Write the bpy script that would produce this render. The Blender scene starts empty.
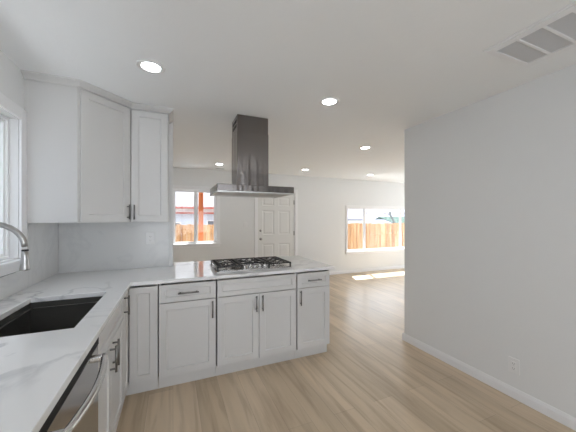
import bpy, bmesh, math, random
from mathutils import Vector, Matrix
random.seed(7)
S = bpy.context.scene
COL = S.collection
PI = math.pi

# ------------------------------------------------------------------ camera
cam_d = bpy.data.cameras.new('camera')
cam = bpy.data.objects.new('camera', cam_d)
COL.objects.link(cam)
cam.location = (0, 0, 1.406)
cam.rotation_euler = (PI / 2, 0, -math.atan(115 / 272))
cam_d.sensor_width = 36
cam_d.lens = 36 * 272 / 576
cam_d.shift_y = 3 / 576
cam_d.clip_start = 0.02
S.camera = cam

# ------------------------------------------------------------------ sky, sun, exposure
world = bpy.data.worlds.new('sky')
S.world = world
world.use_nodes = True
wn = world.node_tree.nodes
wl = world.node_tree.links
bg = wn['Background']
sky = wn.new('ShaderNodeTexSky')
sky.sky_type = 'HOSEK_WILKIE'
sky.turbidity = 6
sky.ground_albedo = 0.4
sky.sun_direction = Vector((0.33, 0.6, 0.9)).normalized()
mixw = wn.new('ShaderNodeMix'); mixw.data_type = 'RGBA'
mixw.inputs[0].default_value = 0.86
mixw.inputs[7].default_value = (0.96, 0.99, 1.07, 1)
wl.new(sky.outputs[0], mixw.inputs[6])
wl.new(mixw.outputs[2], bg.inputs[0])
bg.inputs[1].default_value = 3.5

SUN_DIR = Vector((-0.40, -1.0, -1.75)).normalized()       # the way the sunlight travels
sd = bpy.data.lights.new('sun', 'SUN')
sd.energy = 19.0
sd.angle = 0.009
sd.color = (0.96, 0.985, 1.0)
sun = bpy.data.objects.new('sun', sd)
COL.objects.link(sun)
sun.rotation_euler = SUN_DIR.to_track_quat('-Z', 'Y').to_euler()
sun.location = (3, 9, 8)

LAMP = 24.0                                                # radiance of a downlight's diffuser
S.view_settings.view_transform = 'Standard'
S.view_settings.look = 'None'
S.view_settings.exposure = 0.37
S.view_settings.gamma = 1.0
S.view_settings.use_curve_mapping = False
S.cycles.max_bounces = 14
S.cycles.diffuse_bounces = 8
S.cycles.transparent_max_bounces = 16
S.cycles.sample_clamp_indirect = 6.0
S.cycles.use_denoising = True


# ------------------------------------------------------------------ materials
def srgb(r, g, b):
    def f(v):
        v /= 255
        return v / 12.92 if v <= 0.04045 else ((v + 0.055) / 1.055) ** 2.4
    return (f(r), f(g), f(b), 1)


def mat(name, col, rough=0.5, metal=0.0, spec=0.5):
    m = bpy.data.materials.new(name)
    m.use_nodes = True
    b = m.node_tree.nodes['Principled BSDF']
    b.inputs['Base Color'].default_value = col
    b.inputs['Roughness'].default_value = rough
    b.inputs['Metallic'].default_value = metal
    b.inputs['Specular IOR Level'].default_value = spec
    return m


def N(m, t, **kw):
    n = m.node_tree.nodes.new(t)
    for k, v in kw.items():
        setattr(n, k, v)
    return n


def L(m, a, b):
    m.node_tree.links.new(a, b)


def bsdf(m):
    return m.node_tree.nodes['Principled BSDF']


def coords(m, scale=(1, 1, 1), rot=(0, 0, 0)):
    tc = N(m, 'ShaderNodeTexCoord')
    mp = N(m, 'ShaderNodeMapping')
    mp.inputs['Scale'].default_value = scale
    mp.inputs['Rotation'].default_value = rot
    L(m, tc.outputs['Object'], mp.inputs['Vector'])
    return mp.outputs[0]


def ramp(m, src, stops):
    r = N(m, 'ShaderNodeValToRGB')
    e = r.color_ramp.elements
    while len(e) < len(stops):
        e.new(0.5)
    for i, (p, c) in enumerate(stops):
        e[i].position = p
        e[i].color = c
    L(m, src, r.inputs[0])
    return r.outputs[0]


def bump(m, src, strength, dist):
    b = N(m, 'ShaderNodeBump')
    b.inputs['Strength'].default_value = strength
    b.inputs['Distance'].default_value = dist
    L(m, src, b.inputs['Height'])
    L(m, b.outputs[0], bsdf(m).inputs['Normal'])


def plaster(name, col, scale, strength, rough=0.75):
    m = mat(name, col, rough, 0, 0.3)
    n = N(m, 'ShaderNodeTexNoise')
    n.inputs['Scale'].default_value = scale
    n.inputs['Detail'].default_value = 4
    L(m, coords(m), n.inputs['Vector'])
    bump(m, n.outputs[0], strength, 0.003)
    return m


M_wall = plaster('wall_paint', (0.78, 0.785, 0.785, 1), 60, 0.12)
M_ceil = plaster('ceiling_paint', (0.865, 0.875, 0.88, 1), 26, 0.35, 0.85)
M_trim = mat('white_trim_paint', (0.84, 0.84, 0.85, 1), 0.35)
M_cab = mat('white_cabinet_paint', (0.62, 0.61, 0.60, 1), 0.38)
M_door = mat('white_door_paint', (0.76, 0.76, 0.745, 1), 0.42)
M_vinyl = mat('white_vinyl', (0.85, 0.85, 0.86, 1), 0.3)
M_plate = mat('white_plastic', (0.80, 0.80, 0.80, 1), 0.3)
M_dark = mat('dark_slot', (0.02, 0.02, 0.02, 1), 0.6)
M_nickel = mat('brushed_nickel', (0.42, 0.41, 0.40, 1), 0.3, 1.0)
M_pull = mat('dark_nickel_pull', (0.24, 0.235, 0.23, 1), 0.35, 1.0)
M_black = mat('black_cast_iron', (0.016, 0.016, 0.017, 1), 0.5)
M_blackgloss = mat('black_strip', (0.006, 0.006, 0.007, 1), 0.5, 0, 0.15)
M_chrome = mat('chrome', (0.75, 0.75, 0.75, 1), 0.15, 1.0)
M_sink = mat('black_sink_composite', (0.07, 0.068, 0.062, 1), 0.28, 0.0, 0.4)
M_grille = mat('grille_mesh', (0.66, 0.66, 0.67, 1), 0.5)


def steel(name, col, axis_scale, rough=0.3):
    m = mat(name, col, rough, 1.0)
    n = N(m, 'ShaderNodeTexNoise')
    n.inputs['Scale'].default_value = 1
    n.inputs['Detail'].default_value = 3
    L(m, coords(m, axis_scale), n.inputs['Vector'])
    mr = N(m, 'ShaderNodeMapRange')
    mr.inputs[3].default_value = rough - 0.06
    mr.inputs[4].default_value = rough + 0.08
    L(m, n.outputs[0], mr.inputs[0])
    L(m, mr.outputs[0], bsdf(m).inputs['Roughness'])
    bump(m, n.outputs[0], 0.06, 0.001)
    return m


M_hood = mat('brushed_hood_steel', (0.22, 0.202, 0.194, 1), 0.20, 1.0)
_n = N(M_hood, 'ShaderNodeTexNoise'); _n.inputs['Scale'].default_value = 1; _n.inputs['Detail'].default_value = 1
L(M_hood, coords(M_hood, (14, 14, 0.7)), _n.inputs['Vector'])
bump(M_hood, _n.outputs[0], 0.35, 0.02)
M_hoodreflect = steel('hood_underside_reflect_steel', (0.62, 0.62, 0.62, 1), (3, 300, 300), 0.35)  # lighter than the hood: the worktop's reflection is put into this colour
M_steel = steel('brushed_steel', (0.62, 0.61, 0.60, 1), (3, 3, 300), 0.25)
M_dwsteel = steel('dishwasher_steel', (0.40, 0.395, 0.39, 1), (200, 3, 3), 0.16)

# quartz: white with thin wandering grey veins
M_quartz = mat('white_quartz', (0.8, 0.8, 0.8, 1), 0.06, 0, 0.6)
_v = coords(M_quartz, (1.0, 1.0, 1.0), (0.2, 0.1, 0.5))
_n1 = N(M_quartz, 'ShaderNodeTexNoise'); _n1.inputs['Scale'].default_value = 1.7
_n1.inputs['Detail'].default_value = 7; _n1.inputs['Distortion'].default_value = 1.3
L(M_quartz, _v, _n1.inputs['Vector'])
_c1 = ramp(M_quartz, _n1.outputs[0], [(0.465, (0, 0, 0, 1)), (0.497, (1, 1, 1, 1)), (0.53, (0, 0, 0, 1))])
_n2 = N(M_quartz, 'ShaderNodeTexNoise'); _n2.inputs['Scale'].default_value = 2.3
_n2.inputs['Detail'].default_value = 3
L(M_quartz, _v, _n2.inputs['Vector'])
_c2 = ramp(M_quartz, _n2.outputs[0], [(0.42, (0, 0, 0, 1)), (0.68, (1, 1, 1, 1))])
_mu = N(M_quartz, 'ShaderNodeMath', operation='MULTIPLY')
L(M_quartz, _c1, _mu.inputs[0]); L(M_quartz, _c2, _mu.inputs[1])
_mx = N(M_quartz, 'ShaderNodeMix', data_type='RGBA')
_mx.inputs[6].default_value = (0.80, 0.80, 0.80, 1)
_mx.inputs[7].default_value = (0.56, 0.565, 0.58, 1)
L(M_quartz, _mu.outputs[0], _mx.inputs[0])
L(M_quartz, _mx.outputs[2], bsdf(M_quartz).inputs['Base Color'])

# backsplash slab: the same stone, calmer
M_splash = mat('backsplash_quartz', (0.66, 0.66, 0.655, 1), 0.14, 0, 0.5)
_n = N(M_splash, 'ShaderNodeTexNoise'); _n.inputs['Scale'].default_value = 2.1
_n.inputs['Detail'].default_value = 6; _n.inputs['Distortion'].default_value = 1.0
L(M_splash, coords(M_splash), _n.inputs['Vector'])
L(M_splash, ramp(M_splash, _n.outputs[0], [(0.46, (0.66, 0.66, 0.655, 1)), (0.5, (0.62, 0.62, 0.62, 1)), (0.54, (0.66, 0.66, 0.655, 1))]),
  bsdf(M_splash).inputs['Base Color'])

# floor: light oak vinyl planks running along Y
M_floor = mat('oak_planks', (0.5, 0.4, 0.3, 1), 0.30, 0, 0.5)
_p = coords(M_floor, (1, 1, 1), (0, 0, PI / 2))
_br = N(M_floor, 'ShaderNodeTexBrick')
_br.offset = 0.37; _br.offset_frequency = 2
_br.inputs['Scale'].default_value = 1.0
_br.inputs['Brick Width'].default_value = 1.22
_br.inputs['Row Height'].default_value = 0.178
_br.inputs['Mortar Size'].default_value = 0.0012
_br.inputs['Mortar Smooth'].default_value = 0.2
_br.inputs['Bias'].default_value = 0.0
_br.inputs['Color1'].default_value = (0.65, 0.52, 0.375, 1)
_br.inputs['Color2'].default_value = (0.52, 0.41, 0.285, 1)
_br.inputs['Mortar'].default_value = (0.40, 0.31, 0.23, 1)
L(M_floor, _p, _br.inputs['Vector'])
_g = N(M_floor, 'ShaderNodeTexNoise'); _g.inputs['Scale'].default_value = 1.0
_g.inputs['Detail'].default_value = 6; _g.inputs['Distortion'].default_value = 0.6
L(M_floor, coords(M_floor, (16, 1.3, 1)), _g.inputs['Vector'])
_gr = ramp(M_floor, _g.outputs[0], [(0.28, (0.74, 0.70, 0.66, 1)), (0.52, (1, 1, 1, 1)), (0.75, (1.07, 1.06, 1.04, 1))])
_g2 = N(M_floor, 'ShaderNodeTexNoise'); _g2.inputs['Scale'].default_value = 1.0
_g2.inputs['Detail'].default_value = 3
L(M_floor, coords(M_floor, (7, 0.8, 1)), _g2.inputs['Vector'])
_gr2 = ramp(M_floor, _g2.outputs[0], [(0.3, (0.86, 0.85, 0.84, 1)), (0.65, (1.05, 1.05, 1.05, 1))])
_m1 = N(M_floor, 'ShaderNodeMix', data_type='RGBA', blend_type='MULTIPLY'); _m1.inputs[0].default_value = 1
L(M_floor, _br.outputs['Color'], _m1.inputs[6]); L(M_floor, _gr, _m1.inputs[7])
_m2 = N(M_floor, 'ShaderNodeMix', data_type='RGBA', blend_type='MULTIPLY'); _m2.inputs[0].default_value = 1
L(M_floor, _m1.outputs[2], _m2.inputs[6]); L(M_floor, _gr2, _m2.inputs[7])
L(M_floor, _m2.outputs[2], bsdf(M_floor).inputs['Base Color'])
bump(M_floor, _g.outputs[0], 0.05, 0.002)

# glass: clear with a little mirror
M_glass = bpy.data.materials.new('window_glass')
M_glass.use_nodes = True
_nt = M_glass.node_tree
_nt.nodes.remove(_nt.nodes['Principled BSDF'])
_tr = N(M_glass, 'ShaderNodeBsdfTransparent'); _tr.inputs[0].default_value = (0.96, 0.975, 0.97, 1)
_gl = N(M_glass, 'ShaderNodeBsdfGlossy'); _gl.inputs['Roughness'].default_value = 0.02
_lw = N(M_glass, 'ShaderNodeLayerWeight'); _lw.inputs[0].default_value = 0.5
_pw = N(M_glass, 'ShaderNodeMath', operation='POWER'); _pw.inputs[1].default_value = 5.0
L(M_glass, _lw.outputs['Facing'], _pw.inputs[0])
_fr = N(M_glass, 'ShaderNodeMapRange'); _fr.inputs[3].default_value = 0.03; _fr.inputs[4].default_value = 0.9
L(M_glass, _pw.outputs[0], _fr.inputs[0])
_ms = N(M_glass, 'ShaderNodeMixShader')
L(M_glass, _fr.outputs[0], _ms.inputs[0]); L(M_glass, _tr.outputs[0], _ms.inputs[1]); L(M_glass, _gl.outputs[0], _ms.inputs[2])
L(M_glass, _ms.outputs[0], _nt.nodes['Material Output'].inputs[0])

M_lamp = bpy.data.materials.new('lamp_diffuser')
M_lamp.use_nodes = True
bsdf(M_lamp).inputs['Base Color'].default_value = (0.9, 0.9, 0.9, 1)
bsdf(M_lamp).inputs['Emission Color'].default_value = (0.97, 0.99, 1.0, 1)
bsdf(M_lamp).inputs['Emission Strength'].default_value = LAMP

# outdoors
M_fence = mat('cedar_boards', (0.6, 0.36, 0.16, 1), 0.8)
_wn = N(M_fence, 'ShaderNodeTexNoise'); _wn.inputs['Scale'].default_value = 1; _wn.inputs['Detail'].default_value = 5
L(M_fence, coords(M_fence, (9, 9, 0.9)), _wn.inputs['Vector'])
L(M_fence, ramp(M_fence, _wn.outputs[0], [(0.30, (0.20, 0.085, 0.028, 1)), (0.5, (0.34, 0.185, 0.080, 1)), (0.68, (0.43, 0.29, 0.165, 1))]),
  bsdf(M_fence).inputs['Base Color'])
M_post = mat('orange_stained_post', (0.42, 0.11, 0.03, 1), 0.7)
M_siding = mat('pale_siding', (0.55, 0.55, 0.56, 1), 0.7)
M_redtrim = mat('red_brown_fascia', (0.30, 0.07, 0.05, 1), 0.6)
M_bluewall = mat('pale_blue_stucco', (0.42, 0.48, 0.56, 1), 0.8)
M_darkglass = mat('dark_house_window', (0.10, 0.12, 0.15, 1), 0.15)
M_green = mat('green_roof', (0.035, 0.062, 0.050, 1), 0.9, 0, 0.1)
M_greypole = mat('dark_pole', (0.07, 0.08, 0.08, 1), 0.6)
M_ground = plaster('pale_concrete', (0.44, 0.44, 0.45, 1), 8, 0.3, 0.9)
M_lav = mat('lavender_siding', (0.46, 0.46, 0.56, 1), 0.8)
M_stucco = plaster('shade_wall_stucco', (0.22, 0.23, 0.25, 1), 40, 0.4, 0.9)
M_fasciab = mat('brown_fascia', (0.26, 0.20, 0.17, 1), 0.7)
M_eave = mat('white_eave_paint', (0.75, 0.74, 0.72, 1), 0.7)


# ------------------------------------------------------------------ mesh helpers
class MB:
    def __init__(self):
        self.bm = bmesh.new()
        self.smooth = set()

    def face(self, pts, smooth=False):
        vs = [self.bm.verts.new(p) for p in pts]
        f = self.bm.faces.new(vs)
        f.smooth = smooth
        return f

    def box(self, x0, x1, y0, y1, z0, z1, bev=0.0):
        t = bmesh.new()
        bmesh.ops.create_cube(t, size=1)
        for v in t.verts:
            v.co = Vector((x0 + (v.co.x + .5) * (x1 - x0), y0 + (v.co.y + .5) * (y1 - y0), z0 + (v.co.z + .5) * (z1 - z0)))
        if bev:
            bmesh.ops.bevel(t, geom=list(t.edges), offset=bev, segments=2, affect='EDGES', profile=0.6)
        self.merge(t)
        return self

    def merge(self, t, mtx=None):
        if mtx is not None:
            t.transform(mtx)
        me = bpy.data.meshes.new('tmp')
        t.to_mesh(me)
        t.free()
        self.bm.from_mesh(me)
        bpy.data.meshes.remove(me)

    def tube(self, pts, radii, seg=14, cap=True):
        pts = [Vector(p) for p in pts]
        if not hasattr(radii, '__len__'):
            radii = [radii] * len(pts)
        rings = []
        ref = None
        for i, p in enumerate(pts):
            a = pts[max(i - 1, 0)]
            b = pts[min(i + 1, len(pts) - 1)]
            d = (b - a).normalized()
            if ref is None:
                ref = d.orthogonal().normalized()
            ref = (ref - d * ref.dot(d)).normalized()
            w = d.cross(ref)
            rings.append([self.bm.verts.new(p + (ref * math.cos(2 * PI * k / seg) + w * math.sin(2 * PI * k / seg)) * radii[i]) for k in range(seg)])
        for i in range(len(rings) - 1):
            for k in range(seg):
                f = self.bm.faces.new((rings[i][k], rings[i][(k + 1) % seg], rings[i + 1][(k + 1) % seg], rings[i + 1][k]))
                f.smooth = True
        if cap:
            self.bm.faces.new(list(reversed(rings[0])))
            self.bm.faces.new(rings[-1])
        return self

    def lathe(self, prof, c=(0, 0, 0), seg=32, mtx=None):
        t = bmesh.new()
        rings = []
        for r, z in prof:
            if r < 1e-6:
                rings.append([t.verts.new((0, 0, z))])
            else:
                rings.append([t.verts.new((r * math.cos(2 * PI * k / seg), r * math.sin(2 * PI * k / seg), z)) for k in range(seg)])
        for a, b in zip(rings, rings[1:]):
            for k in range(seg):
                k2 = (k + 1) % seg
                if len(a) == 1 and len(b) == 1:
                    continue
                if len(a) == 1:
                    f = t.faces.new((a[0], b[k], b[k2]))
                elif len(b) == 1:
                    f = t.faces.new((a[k], b[0], a[k2]))
                else:
                    f = t.faces.new((a[k], b[k], b[k2], a[k2]))
                f.smooth = True
        bmesh.ops.recalc_face_normals(t, faces=list(t.faces))
        m = Matrix.Translation(c)
        if mtx is not None:
            m = m @ mtx
        self.merge(t, m)
        return self

    def prism(self, poly, z0, z1, bev=0.0, mtx=None):
        t = bmesh.new()
        a = [t.verts.new((x, y, z0)) for x, y in poly]
        b = [t.verts.new((x, y, z1)) for x, y in poly]
        n = len(poly)
        t.faces.new(list(reversed(a)))
        t.faces.new(b)
        for i in range(n):
            t.faces.new((a[i], a[(i + 1) % n], b[(i + 1) % n], b[i]))
        bmesh.ops.recalc_face_normals(t, faces=list(t.faces))
        if bev:
            bmesh.ops.bevel(t, geom=list(t.edges), offset=bev, segments=2, affect='EDGES', profile=0.6)
        self.merge(t, mtx)
        return self

    def cells(self, us, vs, filled, w0, w1, axes='xyz', bev=0.0):
        """slab made of grid cells; axes maps (u,v,w) to world axes"""
        t = bmesh.new()
        cache = {}
        ax = ['xyz'.index(c) for c in axes]

        def P(i, j, k):
            key = (i, j, k)
            if key not in cache:
                co = [0, 0, 0]
                co[ax[0]] = us[i]; co[ax[1]] = vs[j]; co[ax[2]] = (w0, w1)[k]
                cache[key] = t.verts.new(co)
            return cache[key]
        nu, nv = len(us) - 1, len(vs) - 1

        def F(i, j):
            return 0 <= i < nu and 0 <= j < nv and filled(0.5 * (us[i] + us[i + 1]), 0.5 * (vs[j] + vs[j + 1]))
        for i in range(nu):
            for j in range(nv):
                if not F(i, j):
                    continue
                for k in (0, 1):
                    t.faces.new((P(i, j, k), P(i + 1, j, k), P(i + 1, j + 1, k), P(i, j + 1, k)))
                if not F(i - 1, j): t.faces.new((P(i, j, 0), P(i, j + 1, 0), P(i, j + 1, 1), P(i, j, 1)))
                if not F(i + 1, j): t.faces.new((P(i + 1, j, 0), P(i + 1, j + 1, 0), P(i + 1, j + 1, 1), P(i + 1, j, 1)))
                if not F(i, j - 1): t.faces.new((P(i, j, 0), P(i + 1, j, 0), P(i + 1, j, 1), P(i, j, 1)))
                if not F(i, j + 1): t.faces.new((P(i, j + 1, 0), P(i + 1, j + 1, 0), P(i + 1, j + 1, 1), P(i, j + 1, 1)))
        bmesh.ops.recalc_face_normals(t, faces=list(t.faces))
        if bev:
            es = [e for e in t.edges if len(e.link_faces) == 2 and e.calc_face_angle() > 0.5]
            bmesh.ops.bevel(t, geom=es, offset=bev, segments=2, affect='EDGES', profile=0.6)
        self.merge(t)
        return self

    def build(self, name, m, parent=None):
        me = bpy.data.meshes.new(name)
        if parent is not None:
            root = parent
            off = Vector((0, 0, 0))
            while root is not None:
                off += root.location
                root = root.parent
            self.bm.transform(Matrix.Translation(-off))
        self.bm.to_mesh(me)
        self.bm.free()
        o = bpy.data.objects.new(name, me)
        COL.objects.link(o)
        me.materials.append(m)
        if parent is not None:
            o.parent = parent
        return o


def thing(name, label, cat, loc=(0, 0, 0), group=None):
    o = bpy.data.objects.new(name, None)
    o.empty_display_size = 0.05
    COL.objects.link(o)
    o.location = loc
    return tag(o, label, cat, group)


def tag(o, label, cat, group=None, kind=None):
    o['label'] = label
    o['category'] = cat
    if group: o['group'] = group
    if kind: o['kind'] = kind
    return o


def struct(o, label=None, cat=None):
    o['kind'] = 'structure'
    if label: o['label'] = label
    if cat: o['category'] = cat
    return o


def copy_tree(o, parent=None):
    c = o.copy()
    COL.objects.link(c)
    if parent is not None:
        c.parent = parent
    for ch in list(o.children):
        copy_tree(ch, c)
    return c


# frames: local x to the right seen from the front, local y into the thing, z up
def frame(ox, oy, facing):
    if facing == '-y':
        xa, ya = Vector((1, 0, 0)), Vector((0, 1, 0))
    elif facing == '+x':
        xa, ya = Vector((0, 1, 0)), Vector((-1, 0, 0))
    elif facing == '-x':
        xa, ya = Vector((0, -1, 0)), Vector((1, 0, 0))
    else:
        xa, ya = facing
    m = Matrix.Identity(4)
    for i in range(3):
        m[i][0] = xa[i]; m[i][1] = ya[i]; m[i][2] = (0, 0, 1)[i]
    m[0][3] = ox; m[1][3] = oy
    return m


def shaker(mb, F, x0, x1, z0, z1, rail=0.057, t=0.019, rec=0.010, railz=None):
    """a door or drawer front with a recessed flat panel; front face at local y = 0"""
    rz = rail if railz is None else railz
    t_ = bmesh.new()

    def ring(x0, x1, z0, z1, y):
        return [t_.verts.new((x, y, z)) for x, z in ((x0, z0), (x1, z0), (x1, z1), (x0, z1))]
    c = 0.0018
    rings = [ring(x0, x1, z0, z1, t), ring(x0, x1, z0, z1, c), ring(x0 + c, x1 - c, z0 + c, z1 - c, 0),
             ring(x0 + rail, x1 - rail, z0 + rz, z1 - rz, 0),
             ring(x0 + rail + .005, x1 - rail - .005, z0 + rz + .005, z1 - rz - .005, rec)]
    for a, b in zip(rings, rings[1:]):
        for k in range(4):
            t_.faces.new((a[k], a[(k + 1) % 4], b[(k + 1) % 4], b[k]))
    t_.faces.new(rings[-1])
    t_.faces.new(list(reversed(rings[0])))
    bmesh.ops.recalc_face_normals(t_, faces=list(t_.faces))
    mb.merge(t_, F)
    return mb


def bar_pull(F, x, z, length, vertical, parent, proj=0.030, r=0.0062, m=None):
    mb = MB()
    h = length / 2
    q = h - 0.018
    P = lambda a, y: F @ Vector((x, y, z + a) if vertical else (x + a, y, z))
    mb.tube([P(-h, -proj), P(h, -proj)], r, 12)
    for s in (-q, q):
        mb.tube([P(s, 0.001), P(s, -proj)], r * 0.85, 10)
    return mb.build('bar_pull', m or M_pull, parent)


def carcass(mb, x0, x1, y0, y1, z0, z1, front, t=0.016, top=False, floor_to=None):
    """open-fronted cabinet box; front is the side left open"""
    mb.box(x0, x1, y0, y1, z0, z0 + t)
    if top:
        mb.box(x0, x1, y0, y1, z1 - t, z1)
    zt = z1 - t if top else z1
    if front == '-y':
        mb.box(x0, x0 + t, y0, y1, z0 + t, zt); mb.box(x1 - t, x1, y0, y1, z0 + t, zt)
        mb.box(x0 + t, x1 - t, y1 - t, y1, z0 + t, zt)
    else:
        mb.box(x0, x1, y0, y0 + t, z0 + t, zt); mb.box(x0, x1, y1 - t, y1, z0 + t, zt)
        mb.box(x0, x0 + t, y0 + t, y1 - t, z0 + t, zt)
    return mb


# ------------------------------------------------------------------ the room
XL, YF, YK, XR = -0.972, 5.89, 3.10, 2.472
CZ = 2.44
YB, XE = -2.0, 7.6
struct(MB().box(XL - .12, XE + .12, YB - .12, YF + .12, -0.10, 0).build('floor', M_floor), 'light oak plank floor', 'floor')
struct(MB().box(XL - .12, XE + .12, YB - .12, YF + .12, CZ, CZ + 0.12).build('ceiling', M_ceil), 'white textured ceiling', 'ceiling')


def holes(*rects):
    def f(u, v):
        return not any(a < u < b and c < v < d for a, b, c, d in rects)
    return f


# openings
W1 = (0.005, 0.845, 0.900, 2.005)        # dining window, far wall: x0 x1 z0 z1
W2 = (4.165, 6.60, 0.560, 1.705)        # living window, far wall
D1 = (1.745, 2.665, 0.0, 2.035)        # front door, far wall
W3 = (1.10, 2.425, 1.135, 2.085)       # sink window, left wall: y0 y1 z0 z1
W4 = (-0.9, 1.6, 0.03, 2.25)           # unseen opening added in the back wall to let in daylight
us = sorted({XL - .12, XE + .12, W1[0], W1[1], W2[0], W2[1], D1[0], D1[1]})
vs = sorted({0, CZ, W1[2], W1[3], W2[2], W2[3], D1[3]})
struct(MB().cells(us, vs, holes(W1, W2, D1), YF, YF + .12, 'xzy').build('wall_far', M_wall))
us = sorted({YB, YF, W3[0], W3[1]}); vs = sorted({0, CZ, W3[2], W3[3]})
struct(MB().cells(us, vs, holes(W3), XL - .12, XL, 'yzx').build('wall_left', M_wall))
us = sorted({XL - .12, XE + .12, W4[0], W4[1]}); vs = sorted({0, CZ, W4[2], W4[3]})
struct(MB().cells(us, vs, holes(W4), YB - .12, YB, 'xzy').build('wall_back', M_wall))
struct(MB().box(XL, 0.0, YK, YK + .115, 0, CZ, 0.004).build('wall_kitchen', M_wall))
# right wall and its living room return: one L with a rounded bullnose corner
r = 0.012
poly = [(XR, YB)]
poly += [(XR + r - r * math.cos(a), 2.386 - r + r * math.sin(a)) for a in [i * PI / 2 / 5 for i in range(6)]]
poly += [(XE, 2.386), (XE, 2.27), (XR + .115, 2.27), (XR + .115, YB)]
struct(MB().prism(poly, 0, CZ).build('wall_right', M_wall))
W5 = (2.6, 5.2, 0.03, 2.30)            # unseen opening added to brighten the living room: y0 y1 z0 z1
us = sorted({YB, YF, W5[0], W5[1]}); vs = sorted({0, CZ, W5[2], W5[3]})
struct(MB().cells(us, vs, holes(W5), XE, XE + .12, 'yzx').build('wall_living', M_wall))


def baseboard(name, p0, p1, nrm, h=0.08, t=0.014):
    """p0->p1 along the wall, nrm points into the room"""
    p0, p1, nrm = Vector((*p0, 0)), Vector((*p1, 0)), Vector((*nrm, 0))
    d = p1 - p0
    ln = d.length
    d.normalize()
    m = Matrix.Identity(4)
    for i in range(3):
        m[i][0] = nrm[i]; m[i][1] = (0, 0, 1)[i]; m[i][2] = d[i]; m[i][3] = p0[i]
    prof = [(0.0005, 0.0), (t, 0.0), (t, h - 0.024), (t * .55, h - 0.006), (t * .4, h), (0.0005, h)]
    return struct(MB().prism(prof, 0, ln, mtx=m).build(name, M_trim))


baseboard('baseboard_right', (XR, YB), (XR, 2.386 + .014), (-1, 0))
baseboard('baseboard_living', (XR, 2.386), (XE, 2.386), (0, 1))
baseboard('baseboard_far', (2.735, YF), (XE, YF), (0, -1))
baseboard('baseboard_dining', (XL, YF), (1.675, YF), (0, -1))
baseboard('baseboard_left', (XL, YK + .115), (XL, YF - .014), (1, 0))


# ---- windows
def window(name, u0, u1, z0, z1, wall, mull, label, casing=0.075, stool=0.03, top_casing=None):
    """wall: 'far' (y = YF, room at -y) or 'left' (x = XL, room at +x) or 'back'"""
    if wall == 'far':
        root_loc = ((u0 + u1) / 2, YF, z0)
        B = lambda mb, a, b, d0, d1, c, d, bev=0: mb.box(a, b, YF + d0, YF + d1, c, d, bev)
    elif wall == 'left':
        root_loc = (XL, (u0 + u1) / 2, z0)
        B = lambda mb, a, b, d0, d1, c, d, bev=0: mb.box(XL - d1, XL - d0, a, b, c, d, bev)
    elif wall == 'living':
        root_loc = (XE, (u0 + u1) / 2, z0)
        B = lambda mb, a, b, d0, d1, c, d, bev=0: mb.box(XE + d0, XE + d1, a, b, c, d, bev)
    else:
        root_loc = ((u0 + u1) / 2, YB, z0)
        B = lambda mb, a, b, d0, d1, c, d, bev=0: mb.box(a, b, YB - d1, YB - d0, c, d, bev)
    w = thing(name, label, 'window', root_loc)
    w['kind'] = 'structure'
    fr = MB()
    f = 0.024
    e = 0.0008
    d0, d1 = 0.045, 0.105
    B(fr, u0 + e, u0 + f, d0, d1, z0 + e, z1 - e, .003); B(fr, u1 - f, u1 - e, d0, d1, z0 + e, z1 - e, .003)
    B(fr, u0 + f, u1 - f, d0, d1, z0 + e, z0 + f, .003); B(fr, u0 + f, u1 - f, d0, d1, z1 - f, z1 - e, .003)
    frame_o = fr.build('window_frame', M_vinyl, w)
    for mu in mull:
        B(MB(), mu - .019, mu + .019, d0 + .004, d1 - .004, z0 + f, z1 - f, .003).build('mullion', M_vinyl, w)
    cuts = [u0 + f] + [x for mu in mull for x in (mu - .019, mu + .019)] + [u1 - f]
    for i in range(0, len(cuts), 2):
        a, b = cuts[i], cuts[i + 1]
        s = MB()
        sw = 0.017
        B(s, a, a + sw, d0 + .014, d1 - .02, z0 + f, z1 - f, .002); B(s, b - sw, b, d0 + .014, d1 - .02, z0 + f, z1 - f, .002)
        B(s, a + sw, b - sw, d0 + .014, d1 - .02, z0 + f, z0 + f + sw, .002); B(s, a + sw, b - sw, d0 + .014, d1 - .02, z1 - f - sw, z1 - f, .002)
        so = s.build('sash', M_vinyl, w)
        B(MB(), a + sw - .002, b - sw + .002, .072, .076, z0 + f + sw - .002, z1 - f - sw + .002).build('pane', M_glass, so)
    cs = MB()
    tc = casing if top_casing is None else top_casing
    t = 0.016
    B(cs, u0 - casing, u0 - .004, -t, -e, z0 + .004, z1 + tc, .003); B(cs, u1 + .004, u1 + casing, -t, -e, z0 + .004, z1 + tc, .003)
    B(cs, u0 - .004, u1 + .004, -t, -e, z1 + .004, z1 + tc, .003)
    cs.build('casing', M_trim, w)
    st = MB()
    hn = -casing + .004 if wall == 'left' else .02
    B(st, u0 - casing - hn, u1 + casing + hn, -.042, -e, z0 - .024, z0, .004)
    B(st, u0 + e, u1 - e, -e, .045, z0 + e, z0 + .006)
    ap = casing if wall != 'left' else -.004
    B(st, u0 - ap, u1 + ap, -.014, -e, z0 - .024 - .055, z0 - .0245, .003)
    st.build('window_sill', M_trim, w)
    return w


window('window_1', *W1, 'far', [0.437], 'white framed two pane slider window looking on the orange porch post')
window('window_2', *W2, 'far', [4.755, 6.035], 'wide three pane white window over the sunlit patch of floor', casing=0.055)
window('window_3', *W3, 'left', [1.76], 'white framed window in the left wall behind the kitchen faucet', casing=0.085)
window('fill_window_4', *W4, 'back', [0.4], 'unseen white framed glass wall added behind the camera for daylight')  # made-up daylight source out of view

window('fill_window_5', *W5, 'living', [3.6, 4.6], 'unseen white framed glass wall added to brighten the living room')  # out of view, added as side light for the living room

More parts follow.
